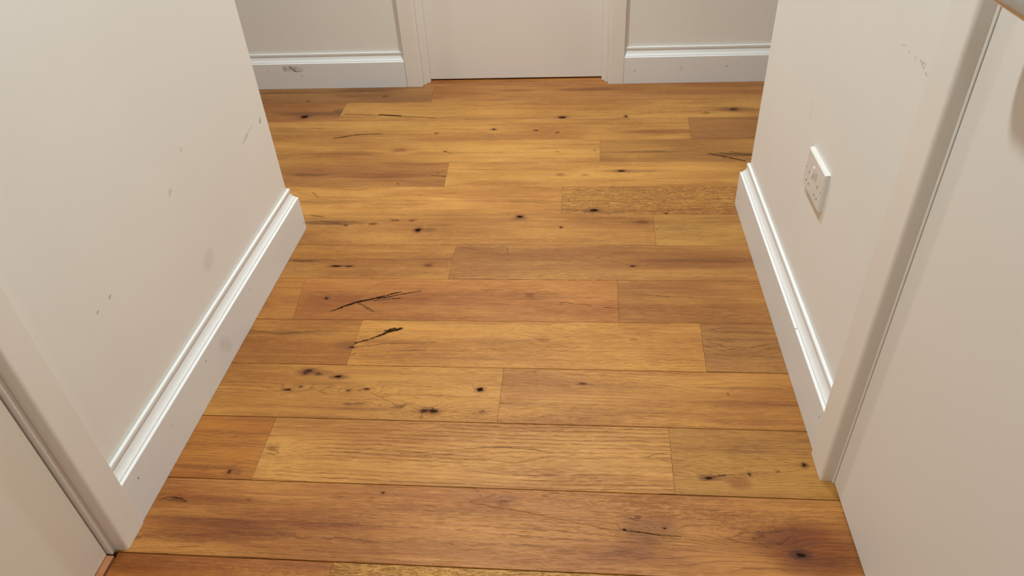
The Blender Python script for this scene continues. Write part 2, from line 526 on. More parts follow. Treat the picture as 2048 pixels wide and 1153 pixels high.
# ------------------------------------------------------------------ node helpers
class NT:
    def __init__(s, tree):
        s.t = tree

    def node(s, typ, **kw):
        n = s.t.nodes.new(typ)
        for k, v in kw.items():
            setattr(n, k, v)
        return n

    def put(s, sock, v):
        if hasattr(v, 'is_output') or isinstance(v, bpy.types.NodeSocket):
            s.t.links.new(v, sock)
        elif v is not None:
            sock.default_value = v

    def math(s, op, a, b=None, c=None, clamp=False):
        n = s.node('ShaderNodeMath', operation=op, use_clamp=clamp)
        s.put(n.inputs[0], a)
        s.put(n.inputs[1], b)
        s.put(n.inputs[2], c)
        return n.outputs[0]

    def vec(s, op, a, b=None):
        n = s.node('ShaderNodeVectorMath', operation=op)
        s.put(n.inputs[0], a)
        if op == 'SCALE':
            s.put(n.inputs[3], b)
        else:
            s.put(n.inputs[1], b)
        return n.outputs[1] if op in ('DOT_PRODUCT', 'LENGTH', 'DISTANCE') else n.outputs[0]

    def comb(s, x, y, z=0.0):
        n = s.node('ShaderNodeCombineXYZ')
        s.put(n.inputs[0], x)
        s.put(n.inputs[1], y)
        s.put(n.inputs[2], z)
        return n.outputs[0]

    def sep(s, v):
        n = s.node('ShaderNodeSeparateXYZ')
        s.put(n.inputs[0], v)
        return n.outputs

    def noise(s, v, scale=1.0, detail=2.0, rough=0.5, dist=0.0, color=False):
        n = s.node('ShaderNodeTexNoise')
        s.put(n.inputs['Vector'], v)
        s.put(n.inputs['Scale'], scale)
        s.put(n.inputs['Detail'], detail)
        s.put(n.inputs['Roughness'], rough)
        s.put(n.inputs['Distortion'], dist)
        return n.outputs['Color' if color else 'Fac']

    def step(s, v, lo, hi, to0=0.0, to1=1.0):
        n = s.node('ShaderNodeMapRange', interpolation_type='SMOOTHSTEP')
        s.put(n.inputs['Value'], v)
        s.put(n.inputs['From Min'], lo)
        s.put(n.inputs['From Max'], hi)
        s.put(n.inputs['To Min'], to0)
        s.put(n.inputs['To Max'], to1)
        return n.outputs[0]

    def mix(s, f, a, b, blend='MIX'):
        n = s.node('ShaderNodeMix', data_type='RGBA', blend_type=blend)
        s.put(n.inputs[0], f)
        s.put(n.inputs[6], a)
        s.put(n.inputs[7], b)
        return n.outputs[2]


def new_group(name, ins, outs):
    g = bpy.data.node_groups.new(name, 'ShaderNodeTree')
    for n, t in ins:
        g.interface.new_socket(n, in_out='INPUT', socket_type=t)
    for n, t in outs:
        g.interface.new_socket(n, in_out='OUTPUT', socket_type=t)
    nt = NT(g)
    gi = nt.node('NodeGroupInput')
    go = nt.node('NodeGroupOutput')
    return g, nt, gi.outputs, go.inputs


F, V, COL = 'NodeSocketFloat', 'NodeSocketVector', 'NodeSocketColor'

# a dark stroke between two points, width and softness in metres
G_STROKE, nt, i, o = new_group('stroke', [('P', V), ('A', V), ('B', V), ('Width', F), ('Soft', F)], [('Mask', F)])
pa = nt.vec('SUBTRACT', i['P'], i['A'])
ba = nt.vec('SUBTRACT', i['B'], i['A'])
h = nt.math('DIVIDE', nt.vec('DOT_PRODUCT', pa, ba), nt.vec('DOT_PRODUCT', ba, ba), clamp=True)
dist = nt.vec('LENGTH', nt.vec('SUBTRACT', pa, nt.vec('SCALE', ba, h)))
nt.put(o['Mask'], nt.step(nt.math('SUBTRACT', dist, i['Width']), 0.0, i['Soft'], 1.0, 0.0))

# squared elliptical distance from a centre
G_ELL, nt, i, o = new_group('ellipse', [('P', V), ('Centre', V), ('Inv', V)], [('Q', F)])
dv = nt.vec('MULTIPLY', nt.vec('SUBTRACT', i['P'], i['Centre']), i['Inv'])
nt.put(o['Q'], nt.vec('DOT_PRODUCT', dv, dv))

# oak
G_OAK, nt, i, o = new_group('oak', [('P', V), ('Seed', F), ('Rings', F), ('Ring Strength', F), ('Flake', F), ('Wave', F), ('Figure', F), ('Base', COL)],
                            [('Color', COL), ('Height', F), ('Gloss', F)])
x, y, _ = nt.sep(i['P'])
sd = nt.math('MULTIPLY', i['Seed'], 7.31)


def at(sx, sy):
    return nt.comb(nt.math('MULTIPLY', x, sx), nt.math('MULTIPLY', y, sy), sd)


wob = nt.math('SUBTRACT', nt.noise(at(1.3, 7.0), detail=1.0), 0.5)
wob2 = nt.math('SUBTRACT', nt.noise(at(6.0, 26.0), detail=3.0), 0.5)
jag = nt.math('SUBTRACT', nt.noise(at(90.0, 60.0), detail=2.0), 0.5)
field = nt.math('ADD', nt.math('MULTIPLY', y, i['Rings']), nt.math('MULTIPLY', wob, i['Wave']))
field = nt.math('ADD', field, nt.math('MULTIPLY', wob2, 1.3))
field = nt.math('ADD', field, nt.math('MULTIPLY', jag, 0.30))
field = nt.math('ADD', field, i['Figure'])
fr = nt.math('FRACT', field)
edge = nt.math('MULTIPLY', nt.step(fr, 0.35, 0.90), nt.step(fr, 0.955, 1.0, 1.0, 0.0))
thin = nt.math('MULTIPLY', nt.step(fr, 0.80, 0.89), nt.step(fr, 0.95, 1.0, 1.0, 0.0))
broken = nt.step(nt.noise(at(30, 260), detail=3.0), 0.36, 0.56)
patch = nt.step(nt.noise(at(2.6, 14.0), detail=2.0), 0.32, 0.66, 0.12, 1.0)
ring = nt.math('MULTIPLY', nt.math('ADD', nt.math('MULTIPLY', edge, 0.22), nt.math('MULTIPLY', nt.math('MULTIPLY', thin, broken), 0.95)), patch)
ring = nt.math('MULTIPLY', ring, i['Ring Strength'], clamp=True)
streak = nt.noise(at(2.6, 70.0), detail=6.0, rough=0.68)
broad = nt.noise(at(2.0, 9.0), detail=3.0, rough=0.55)
fibre = nt.noise(at(20, 520), detail=4.0, rough=0.65)
pore = nt.noise(at(42, 560), detail=3.0, rough=0.6)
zone = nt.step(nt.noise(at(3.0, 22.0), detail=2.0), 0.34, 0.64, 0.35, 1.0)
pore_m = nt.math('MULTIPLY', nt.step(pore, 0.53, 0.64), zone)
fl_n = nt.noise(nt.vec('ADD', at(52, 190), (13.0, 5.0, 0.0)), detail=3.0, dist=1.6)
fl_zone = nt.math('ADD', i['Flake'], nt.step(nt.noise(at(1.4, 13.0), detail=2.0), 0.58, 0.78, 0.0, 0.55))
fl_m = nt.math('MULTIPLY', nt.math('MULTIPLY', nt.step(fl_n, 0.53, 0.57), nt.step(fl_n, 0.59, 0.65, 1.0, 0.0)), fl_zone, clamp=True)
fl_l = nt.math('MULTIPLY', nt.step(fl_n, 0.36, 0.46, 1.0, 0.0), fl_zone, clamp=True)
sat = nt.mix(1.0, i['Base'], (0.50, 0.38, 0.26, 1), 'MULTIPLY')
red = nt.mix(1.0, i['Base'], (0.70, 0.56, 0.40, 1), 'MULTIPLY')
lite = nt.mix(1.0, i['Base'], (1.28, 1.36, 1.34, 1), 'MULTIPLY')
c = nt.mix(nt.step(broad, 0.30, 0.70), red, nt.mix(0.55, i['Base'], lite))
c = nt.mix(nt.step(streak, 0.50, 0.74, 0.0, 0.80), c, sat)
c = nt.mix(nt.step(streak, 0.26, 0.48, 0.55, 0.0), c, lite)
c = nt.mix(nt.math('MULTIPLY', nt.step(fibre, 0.50, 0.70, 0.0, 0.48), zone), c, sat)
c = nt.mix(nt.step(fibre, 0.30, 0.48, 0.60, 0.0), c, lite)
c = nt.mix(nt.math('MULTIPLY', pore_m, 0.50), c, sat)
dark = nt.mix(1.0, i['Base'], (0.36, 0.23, 0.12, 1), 'MULTIPLY')
c = nt.mix(ring, c, dark)
c = nt.mix(nt.math('MULTIPLY', fl_m, 0.75), c, dark)
c = nt.mix(nt.math('MULTIPLY', fl_l, 0.55), c, lite)
nt.put(o['Color'], c)
hgt = nt.math('ADD', nt.math('MULTIPLY', pore_m, -0.6), nt.math('MULTIPLY', ring, -0.5))
hgt = nt.math('ADD', hgt, nt.math('MULTIPLY', fibre, -0.8))
hgt = nt.math('ADD', hgt, nt.math('MULTIPLY', fl_m, -0.6))
hgt = nt.math('ADD', hgt, nt.math('MULTIPLY', nt.noise(at(24, 90), detail=3.0), 1.0))
nt.put(o['Height'], hgt)
nt.put(o['Gloss'], nt.math('ADD', 0.33, nt.math('MULTIPLY', streak, 0.16)))


def material(name):
    mt = bpy.data.materials.new(name)
    mt.use_nodes = True
    nt = NT(mt.node_tree)
    bsdf = mt.node_tree.nodes['Principled BSDF']
    return mt, nt, bsdf


def use(nt, group, **kw):
    n = nt.node('ShaderNodeGroup', node_tree=group)
    for k, v in kw.items():
        nt.put(n.inputs[k.replace('_', ' ')], v)
    return n


SMEAR_TINT = ((0.33, 0.22, 0.14, 1), (0.57, 0.39, 0.26, 1), (0.80, 0.78, 0.80, 1))
ALB = (0.90, 0.925, 0.84)


def inside(d, xa, xb, ya, yb, pad=0.0):
    return xa - pad <= d[0] <= xb + pad and ya - pad <= d[1] <= yb + pad


def oak_material(cx, cy, xa, xb, ya, yb, tone, seed, rings=110, rs=0.55, flake=0.0, wave=6.0):
    mt, nt, bsdf = material('oak')
    tc = nt.node('ShaderNodeTexCoord')
    P = nt.vec('ADD', tc.outputs['Object'], (cx, cy, 0.0))
    flat = nt.vec('MULTIPLY', P, (1.0, 1.0, 0.0))
    jit = nt.vec('SUBTRACT', nt.noise(nt.vec('MULTIPLY', flat, (50.0, 150.0, 0.0)), detail=4.0, rough=0.7, color=True), (0.5, 0.5, 0.5))
    PJ = nt.vec('MULTIPLY', nt.vec('ADD', flat, nt.vec('MULTIPLY', jit, (0.024, 0.0085, 0.0))), (1.0, 1.0, 0.0))
    PK = nt.vec('MULTIPLY', nt.vec('ADD', flat, nt.vec('MULTIPLY', jit, (0.05, 0.020, 0.0))), (1.0, 1.0, 0.0))
    figure = None
    for (bx, by, rx, ry, amp) in [b for b in BUMPS if inside(b, xa, xb, ya, yb)]:
        q = use(nt, G_ELL, P=flat, Centre=(bx, by, 0), Inv=(1 / rx, 1 / ry, 0)).outputs[0]
        g = nt.math('MULTIPLY', nt.math('EXPONENT', nt.math('MULTIPLY', q, -1.6)), amp * 0.62)
        figure = g if figure is None else nt.math('ADD', figure, g)
    for (kx, ky, rx, ry, s) in [k for k in KNOTS if inside(k, xa, xb, ya, yb)]:
        q = use(nt, G_ELL, P=flat, Centre=(kx, ky, 0), Inv=(1 / (rx * 3.5 + .015), 1 / (ry * 2.5 + .008), 0)).outputs[0]
        g = nt.math('MULTIPLY', nt.math('EXPONENT', nt.math('MULTIPLY', q, -1.3)), 1.4 * s)
        figure = g if figure is None else nt.math('ADD', figure, g)
    base = tuple(a * b for a, b in zip(lin(tone), ALB)) + (1,)
    oak = use(nt, G_OAK, P=flat, Seed=seed, Rings=rings, Ring_Strength=rs, Flake=flake, Wave=wave, Figure=figure if figure is not None else 0.0, Base=base)
    col = oak.outputs['Color']
    hgt = oak.outputs['Height']
    matte = 0.0
    soft = nt.vec('MULTIPLY', nt.vec('ADD', flat, nt.vec('MULTIPLY', jit, (0.06, 0.018, 0.0))), (1.0, 1.0, 0.0))
    for (sx, sy, rx, ry, s, t) in [d for d in SMEARS if inside(d, xa, xb, ya, yb)]:
        q = use(nt, G_ELL, P=soft, Centre=(sx, sy, 0), Inv=(1 / rx, 1 / ry, 0)).outputs[0]
        f = nt.step(q, 0.10, 1.9, min(0.95, 1.2 * s), 0.0)
        col = nt.mix(f, col, nt.mix(1.0, col, SMEAR_TINT[t], 'MULTIPLY'))
    for (kx, ky, rx, ry, s) in [k for k in KNOTS if inside(k, xa, xb, ya, yb)]:
        if s > 0.65:
            q = use(nt, G_ELL, P=PJ, Centre=(kx, ky, 0), Inv=(1 / rx, 1 / ry, 0)).outputs[0]
            halo = nt.step(q, 0.4, 7.0, min(0.8, 0.65 * s), 0.0)
            col = nt.mix(halo, col, nt.mix(1.0, col, (0.50, 0.35, 0.23, 1), 'MULTIPLY'))
            core = nt.step(q, 0.50, 1.25, min(1.0, s), 0.0)
            col = nt.mix(core, col, (0.026, 0.011, 0.004, 1))
        else:
            q = use(nt, G_ELL, P=PK, Centre=(kx, ky, 0), Inv=(1 / (rx * 1.15), 1 / (ry * 1.15), 0)).outputs[0]
            core = nt.step(q, 0.0, 1.6, min(0.9, 1.35 * s), 0.0)
            col = nt.mix(core, col, nt.mix(1.0, col, (0.30, 0.18, 0.10, 1), 'MULTIPLY'))
            core = nt.math('MULTIPLY', core, 0.5)
        hgt = nt.math('SUBTRACT', hgt, nt.math('MULTIPLY', core, 0.8))
        matte = nt.math('MAXIMUM', matte, core)
    for (x0, y0, x1, y1, w, s) in CRACKS:
        if not inside(((x0 + x1) / 2, (y0 + y1) / 2), xa, xb, ya, yb):
            continue
        mk = use(nt, G_STROKE, P=PJ, A=(x0, y0, 0), B=(x1, y1, 0), Width=w * 0.65, Soft=max(0.0012, w * 0.7)).outputs[0]
        mk = nt.math('MULTIPLY', mk, min(1.0, s))
        col = nt.mix(mk, col, (0.030, 0.012, 0.004, 1) if s > 0.75 else (0.085, 0.038, 0.012, 1))
        hgt = nt.math('SUBTRACT', hgt, nt.math('MULTIPLY', mk, 0.8))
        matte = nt.math('MAXIMUM', matte, mk)
    nt.put(bsdf.inputs['Specular IOR Level'], nt.math('MULTIPLY', nt.math('SUBTRACT', 1.0, matte), 0.40))
    nt.put(bsdf.inputs['Base Color'], col)
    nt.put(bsdf.inputs['Roughness'], oak.outputs['Gloss'])
    b = nt.node('ShaderNodeBump')
    b.inputs['Strength'].default_value = 0.55
    b.inputs['Distance'].default_value = 0.0012
    nt.put(b.inputs['Height'], hgt)
    nt.put(bsdf.inputs['Normal'], b.outputs[0])
    return mt


def paint(name, rgb, rough=0.5, bump=0.12, scale=260.0, marks=(), axes=(0, 1, 2), spec=0.4):
    """painted surface: rgb is the paint's own colour; marks: scuffs (u0, v0, u1, v1, width, strength, colour)"""
    mt, nt, bsdf = material(name)
    geo = nt.node('ShaderNodeNewGeometry')
    P = geo.outputs['Position']
    n1 = nt.noise(P, 2.3, 3.0)
    c = nt.mix(nt.step(n1, 0.3, 0.7), tuple(v * 0.985 for v in rgb) + (1,), tuple(min(1, v * 1.015) for v in rgb) + (1,))
    if marks:
        xs = nt.sep(P)
        uv = nt.comb(xs[axes[0]], xs[axes[1]], 0.0)
        jit = nt.vec('SUBTRACT', nt.noise(nt.vec('MULTIPLY', uv, (90, 90, 0)), detail=3.0, color=True), (0.5, 0.5, 0.5))
        uv = nt.vec('MULTIPLY', nt.vec('ADD', uv, nt.vec('MULTIPLY', jit, (0.006, 0.006, 0))), (1, 1, 0))
        for (u0, v0, u1, v1, w, s, mc) in marks:
            mk = use(nt, G_STROKE, P=uv, A=(u0, v0, 0), B=(u1, v1, 0), Width=w * 0.4, Soft=w).outputs[0]
            c = nt.mix(nt.math('MULTIPLY', mk, s), c, tuple(mc) + (1,))
    nt.put(bsdf.inputs['Base Color'], c)
    bsdf.inputs['Roughness'].default_value = rough
    bsdf.inputs['Specular IOR Level'].default_value = spec
    b = nt.node('ShaderNodeBump')
    b.inputs['Strength'].default_value = bump
    b.inputs['Distance'].default_value = 0.0006
    nt.put(b.inputs['Height'], nt.noise(P, scale, 3.0))
    nt.put(bsdf.inputs['Normal'], b.outputs[0])
    return mt


GREY = (0.16, 0.14, 0.12)
TAN = (0.34, 0.24, 0.15)
BROWN = (0.13, 0.08, 0.04)
WALL = (0.87, 0.845, 0.80)
TRIM = (0.84, 0.845, 0.84)
CASING = (0.87, 0.832, 0.770)
wall_plain = paint('wall_paint', WALL, 0.6)
wall_left_mat = paint('wall_paint_left', WALL, 0.6, axes=(1, 2), marks=[
    (1.664, 0.386, 1.700, 0.397, 0.0016, 0.55, GREY), (1.700, 0.397, 1.735, 0.402, 0.0012, 0.4, GREY),
    (1.788, 0.388, 1.797, 0.396, 0.0030, 0.75, GREY), (1.690, 0.388, 1.700, 0.392, 0.0012, 0.4, GREY),
    (1.384, 0.507, 1.388, 0.510, 0.004, 0.25, TAN), (1.290, 0.453, 1.296, 0.457, 0.006, 0.22, GREY),
    (1.000, 0.397, 1.004, 0.400, 0.0025, 0.5, GREY), (0.956, 0.397, 0.959, 0.399, 0.0022, 0.55, GREY),
    (1.33, 0.24, 1.35, 0.25, 0.02, 0.12, GREY)])
wall_right_mat = paint('wall_paint_right', WALL, 0.6, axes=(1, 2), marks=[
    (1.182, 0.780, 1.176, 0.783, 0.0016, 0.22, GREY), (1.171, 0.785, 1.169, 0.783, 0.0014, 0.22, GREY), (1.150, 0.783, 1.156, 0.779, 0.0016, 0.22, GREY),
    (1.128, 0.781, 1.124, 0.779, 0.0016, 0.20, GREY), (1.107, 0.784, 1.103, 0.782, 0.0014, 0.45, GREY), (1.100, 0.780, 1.096, 0.783, 0.0012, 0.5, GREY),
    (1.093, 0.780, 1.091, 0.779, 0.0012, 0.7, GREY), (1.098, 0.785, 1.092, 0.784, 0.0010, 0.45, GREY), (1.088, 0.786, 1.086, 0.783, 0.0014, 0.3, GREY),
    (1.081, 0.775, 1.077, 0.774, 0.0010, 0.5, GREY), (1.077, 0.774, 1.074, 0.771, 0.0010, 0.5, GREY),
    (1.549, 0.530, 1.543, 0.487, 0.0011, 0.40, GREY), (1.543, 0.487, 1.55, 0.44, 0.0010, 0.15, GREY),
    (1.617, 0.48, 1.612, 0.47, 0.0010, 0.2, GREY)])
trim_mat = paint('trim_paint', TRIM, 0.38, bump=0.05, scale=120)
base_left_mat = paint('baseboard_paint_left', TRIM, 0.38, bump=0.05, scale=120, axes=(1, 2), marks=[
    (1.157, 0.092, 1.158, 0.087, 0.0014, 0.7, BROWN), (0.832, 0.084, 0.834, 0.080, 0.0018, 0.7, BROWN),
    (0.971, 0.078, 0.973, 0.075, 0.005, 0.14, GREY), (1.848, 0.026, 1.846, 0.023, 0.002, 0.8, BROWN),
    (1.432, 0.087, 1.433, 0.083, 0.0012, 0.6, BROWN), (1.24, 0.066, 1.26, 0.045, 0.018, 0.16, TAN)])
base_right_mat = paint('baseboard_paint_right', TRIM, 0.38, bump=0.05, scale=120, axes=(1, 2), marks=[
    (1.274, 0.115, 1.273, 0.112, 0.0016, 0.7, BROWN), (1.036, 0.086, 1.037, 0.083, 0.0016, 0.7, BROWN),
    (1.962, 0.088, 1.960, 0.086, 0.0016, 0.6, GREY), (1.973, 0.038, 1.971, 0.036, 0.0016, 0.6, GREY),
    (1.942, 0.053, 1.940, 0.052, 0.0016, 0.6, GREY), (1.708, 0.084, 1.707, 0.082, 0.0014, 0.5, GREY)])
base_back_mat = paint('baseboard_paint_back', TRIM, 0.38, bump=0.05, scale=120, axes=(0, 2), marks=[
    (-1.286, 0.098, -1.283, 0.084, 0.006, 0.45, TAN), (-1.275, 0.093, -1.240, 0.090, 0.012, 0.38, TAN),
    (-1.258, 0.100, -1.238, 0.079, 0.0028, 0.85, BROWN), (-1.238, 0.079, -1.215, 0.079, 0.0022, 0.7, BROWN),
    (-1.235, 0.093, -1.208, 0.086, 0.010, 0.25, TAN), (-1.213, 0.061, -1.213, 0.055, 0.0016, 0.7, BROWN),
    (-1.363, 0.081, -1.363, 0.078, 0.0020, 0.5, GREY), (0.220, 0.055, 0.222, 0.056, 0.0024, 0.75, BROWN),
    (0.597, 0.070, 0.597, 0.068, 0.0022, 0.75, BROWN), (0.635, 0.083, 0.636, 0.082, 0.0018, 0.5, GREY),
    (0.411, 0.056, 0.416, 0.066, 0.005, 0.18, GREY)])
casing_mat = paint('casing_paint', CASING, 0.38, bump=0.05, scale=120)
door_mat = paint('door_paint', (0.87, 0.835, 0.785), 0.45, bump=0.05, scale=90)
warm_lit_mat = paint('door_paint_warm_light', (0.86, 0.80, 0.705), 0.45, bump=0.05, scale=90)  # creamier door paint: warmer, dimmer light on the left put into the colour
ceiling_mat = paint('ceiling_paint', (0.88, 0.87, 0.85), 0.7)

# ------------------------------------------------------------------ floor
screed, nt, b = material('screed')
nt.put(b.inputs['Base Color'], nt.mix(nt.noise(nt.node('ShaderNodeNewGeometry').outputs['Position'], 30, 3), (0.05, 0.03, 0.015, 1), (0.09, 0.055, 0.03, 1)))
b.inputs['Roughness'].default_value = 0.9
X0, X1, Y0, Y1 = -2.62, 2.22, -1.62, 3.20
floor = link('floor', boxes(((X0, Y0, -0.10), (X1, Y1, -0.0155))), screed, kind='structure')

# tones by row and plank: (r, g, b) as seen under the lamps, ring density, ring strength, flake, wave
T = {
    0: [((174, 112, 58), 130, .4, .1, 5)],
    1: [((158, 106, 54), 130, .5, .1, 5), ((176, 116, 58), 120, .45, .15, 6)],
    2: [((172, 112, 52), 110, .4, .1, 6), ((192, 134, 66), 110, .4, .2, 6)],
    3: [((190, 132, 64), 120, .5, .2, 7), ((156, 100, 48), 120, .4, .0, 6)],
    4: [((194, 135, 66), 120, .4, .15, 6), ((174, 118, 54), 120, .5, .2, 6)],
    5: [((176, 116, 56), 120, .7, .15, 7), ((202, 142, 70), 120, .4, .1, 6)],
    6: [((202, 140, 70), 120, .22, .05, 5), ((186, 128, 58), 130, .5, 1.0, 6)],
    7: [((186, 126, 60), 120, .45, .25, 7), ((180, 128, 62), 110, .5, .0, 6)],
    8: [((186, 126, 58), 130, .5, .25, 6), ((178, 120, 60), 100, .65, .1, 9)],
    9: [((176, 112, 48), 120, .4, .1, 6), ((188, 121, 58), 120, .5, .1, 8), ((178, 118, 56), 90, .75, .1, 6)],
    10: [((180, 118, 50), 120, .45, .15, 6), ((194, 131, 60), 110, .55, .2, 8), ((168, 112, 56), 75, .75, .15, 7)],
    11: [((190, 130, 60), 110, .6, .1, 8), ((188, 127, 60), 120, .6, .15, 7)],
    12: [((180, 112, 44), 110, .4, .05, 6), ((200, 140, 72), 92, 1.2, .0, 3), ((178, 122, 57), 150, .6, .15, 5)],
    13: [((186, 122, 60), 90, .65, .1, 10)],
    14: [((176, 108, 46), 120, .5, .1, 6), ((192, 136, 62), 120, .4, .9, 6)],
}
GAP = 0.0006
ROW = 0.1733
rng = random.Random(7)


def seam(i, xx):
    if i < 0:
        a, k = SEAMS[0]
        return a - ROW * i + k * xx
    if i >= len(SEAMS):
        a, k = SEAMS[-1]
        return a - ROW * (i - len(SEAMS) + 1)
    a, k = SEAMS[i]
    return a + k * xx


def plank(row, jl, jr, spec, seed):
    """jl, jr: (x at the far edge, x at the near edge)"""
    gf = GAP * (0.5 if row < 8 else 0.8 if row < 11 else 1.3)
    tl = (jl[0] + GAP * .25, seam(row - 1, jl[0]) - gf)
    tr = (jr[0] - GAP * .25, seam(row - 1, jr[0]) - gf)
    bl = (jl[1] + GAP * .25, seam(row, jl[1]) + gf)
    br = (jr[1] - GAP * .25, seam(row, jr[1]) + gf)
    cx = (jl[0] + jr[0]) / 2
    cy = (tl[1] + bl[1]) / 2
    bm = bmesh.new()
    e = 0.0009
    quad = [bl, br, tr, tl]
    ins = [(bl[0] + .0002, bl[1] + e), (br[0] - .0002, br[1] + e), (tr[0] - .0002, tr[1] - e), (tl[0] + .0002, tl[1] - e)]
    dz = rng.uniform(-0.00025, 0.00025)
    A = [bm.verts.new((p[0], p[1], -0.015)) for p in quad]
    B = [bm.verts.new((p[0], p[1], dz - 0.0009)) for p in quad]
    D = [bm.verts.new((p[0], p[1], dz)) for p in ins]
    bm.faces.new(A[::-1])
    for u, v in ((A, B), (B, D)):
        for k in range(4):
            bm.faces.new((u[k], u[(k + 1) % 4], v[(k + 1) % 4], v[k]))
    bm.faces.new(D)
    tone, rings, rs, flake, wave = spec
    mt = oak_material(cx, cy, min(jl), max(jr), min(bl[1], br[1]), max(tl[1], tr[1]), tone, seed, rings, rs, flake, wave)
    return link('plank', bm, mt, floor, loc=(cx, cy, 0.0))


LEFT_STRIP = -0.8685
for row in range(-1, 27):
    js = JOINTS.get(row, [])
    specs = T.get(row)
    # row extents: the cross passage runs wide, the corridor rows end inside the walls
    if row <= 7:
        xa, xb = X0 + 0.02, X1 - 0.02
    elif row <= 13:
        xa, xb = -0.95, 0.58
    else:
        xa, xb = LEFT_STRIP + 0.001, 0.58
    if specs is None:
        off = -0.75 + (row * 0.53) % 1.1
        js = [(off, off)]
        specs = [((184, 122, 56), 120, .5, .1, 6), ((190, 128, 60), 120, .5, .2, 6)]
    cuts = [(xa, xa)] + list(js) + [(xb, xb)]
    sp = list(specs)
    if row <= 7:      # add end joints out of sight in the cross passage
        cuts = [(xa, xa), (xa + 0.5 + (row * .37) % .7,) * 2] + list(js) + [(xb - 0.3 - (row * .29) % .7,) * 2, (xb, xb)]
        sp = [((182, 120, 56), 120, .5, .1, 6)] + list(specs) + [((186, 124, 58), 120, .5, .1, 6)]
    for n in range(len(cuts) - 1):
        plank(row, cuts[n], cuts[n + 1], sp[min(n, len(sp) - 1)], row * 3.17 + n * 1.71 + 20.0)

# reddish threshold strip under the left door
strip_mat, nt, b = material('strip_wood')
P = nt.node('ShaderNodeNewGeometry').outputs['Position']
nt.put(b.inputs['Base Color'], nt.mix(nt.noise(nt.vec('MULTIPLY', P, (160, 18, 1)), 1.0, 3), lin((168, 104, 66)) + (1,), lin((202, 138, 94)) + (1,)))
b.inputs['Roughness'].default_value = 0.5
link('trim_1', boxes(((-0.9000, -0.045, -0.012), (-0.8715, 0.7142, 0.0022)), bev=0.0012), strip_mat, kind='structure',
     label='thin reddish wood threshold strip along the foot of the left door')

# ------------------------------------------------------------------ walls and ceiling
H = 2.40
WL, WR, WB = -0.875, 0.503, 3.008           # wall faces
CL, CR = 1.834, 1.980                       # where the corridor walls end
DL0, DL1 = -0.047, 0.7150                   # left door leaf along y
DR0, DR1 = 0.175, 0.9370                    # right door leaf along y
DH = 1.985
link('wall_left', boxes(((WL - .13, DL1 + .030, 0), (WL, CL, H)), ((X0, CL - .13, 0), (WL - .001, CL, H)),
                        ((WL - .13, Y0 + .02, 0), (WL, DL0 - .030, H)), ((WL - .13, DL0 - .031, DH + .03), (WL - .0001, DL1 + .031, H))), wall_left_mat, kind='structure')
link('wall_right', boxes(((WR, DR1 + .030, 0), (WR + .13, CR, H)), ((WR + .001, CR - .13, 0), (X1, CR, H)),
                         ((WR, Y0 + .02, 0), (WR + .13, DR0 - .030, H)), ((WR + .0001, DR0 - .031, DH + .03), (WR + .13, DR1 + .031, H))), wall_right_mat, kind='structure')
BX0, BX1 = -0.659, 0.0865                   # clear opening of the back door
link('wall_back', boxes(((X0, WB, 0), (BX0 - .045, WB + .14, H)), ((BX1 + .045, WB, 0), (X1, WB + .14, H)),
                        ((BX0 - .046, WB + .0001, DH + .045), (BX1 + .046, WB + .14, H))), wall_plain, kind='structure')
link('wall_front', boxes(((WL - .13, Y0 - .1, 0), (WR + .13, Y0 + .02, H))), wall_plain, kind='structure')
link('wall_passage_left', boxes(((X0 - .1, CL - .13, 0), (X0 + .02, WB + .14, H))), wall_plain, kind='structure')
link('wall_passage_right', boxes(((X1 - .02, CR - .13, 0), (X1 + .1, WB + .14, H))), wall_plain, kind='structure')
link('ceiling', boxes(((X0 - .1, Y0 - .1, H), (X1 + .1, Y1, H + .1))), ceiling_mat, kind='structure')

# ------------------------------------------------------------------ baseboards
PROFILE = [(0, 0), (.0222, 0), (.0222, .1105), (.0217, .1118), (.0188, .1122), (.0166, .1130), (.0166, .1158), (.0160, .1175)]
for _k in range(1, 9):        # shallow cove up to the bead
    _t = math.pi / 2 * (1 - _k / 8)
    _cx, _cz = .0160 - .0094 * math.cos(_t), .1365 - .0190 * math.sin(_t)
    _lx, _lz = .0160 - .0094 * _k / 8, .1175 + .0190 * _k / 8
    PROFILE.append(((_cx + _lx) / 2, (_cz + _lz) / 2))
PROFILE += [(.0066, .1382), (.0078, .1396), (.0086, .1412), (.0086, .1472), (.0081, .1490), (.0070, .1499), (.0022, .1500), (.0016, .1470), (.0, .1468)]


def baseboard(name, path, mat):
    """path: wall-line points; the board stands to the left of the travel direction"""
    P = [Vector(p) for p in path]
    rings = []
    for k, p in enumerate(P):
        d0 = (P[k] - P[k - 1]).normalized() if k else None
        d1 = (P[k + 1] - P[k]).normalized() if k < len(P) - 1 else None
        n0 = Vector((-d0.y, d0.x)) if d0 else None
        n1 = Vector((-d1.y, d1.x)) if d1 else None
        if n0 and n1:
            nn = (n0 + n1) / (1 + n0.dot(n1))
        else:
            nn = n0 or n1
        rings.append(lambda a, b, p=p, nn=nn: (p.x + nn.x * a, p.y + nn.y * a, b + 0.0006))
    return link(name, extrude(PROFILE, rings), mat, kind='structure')


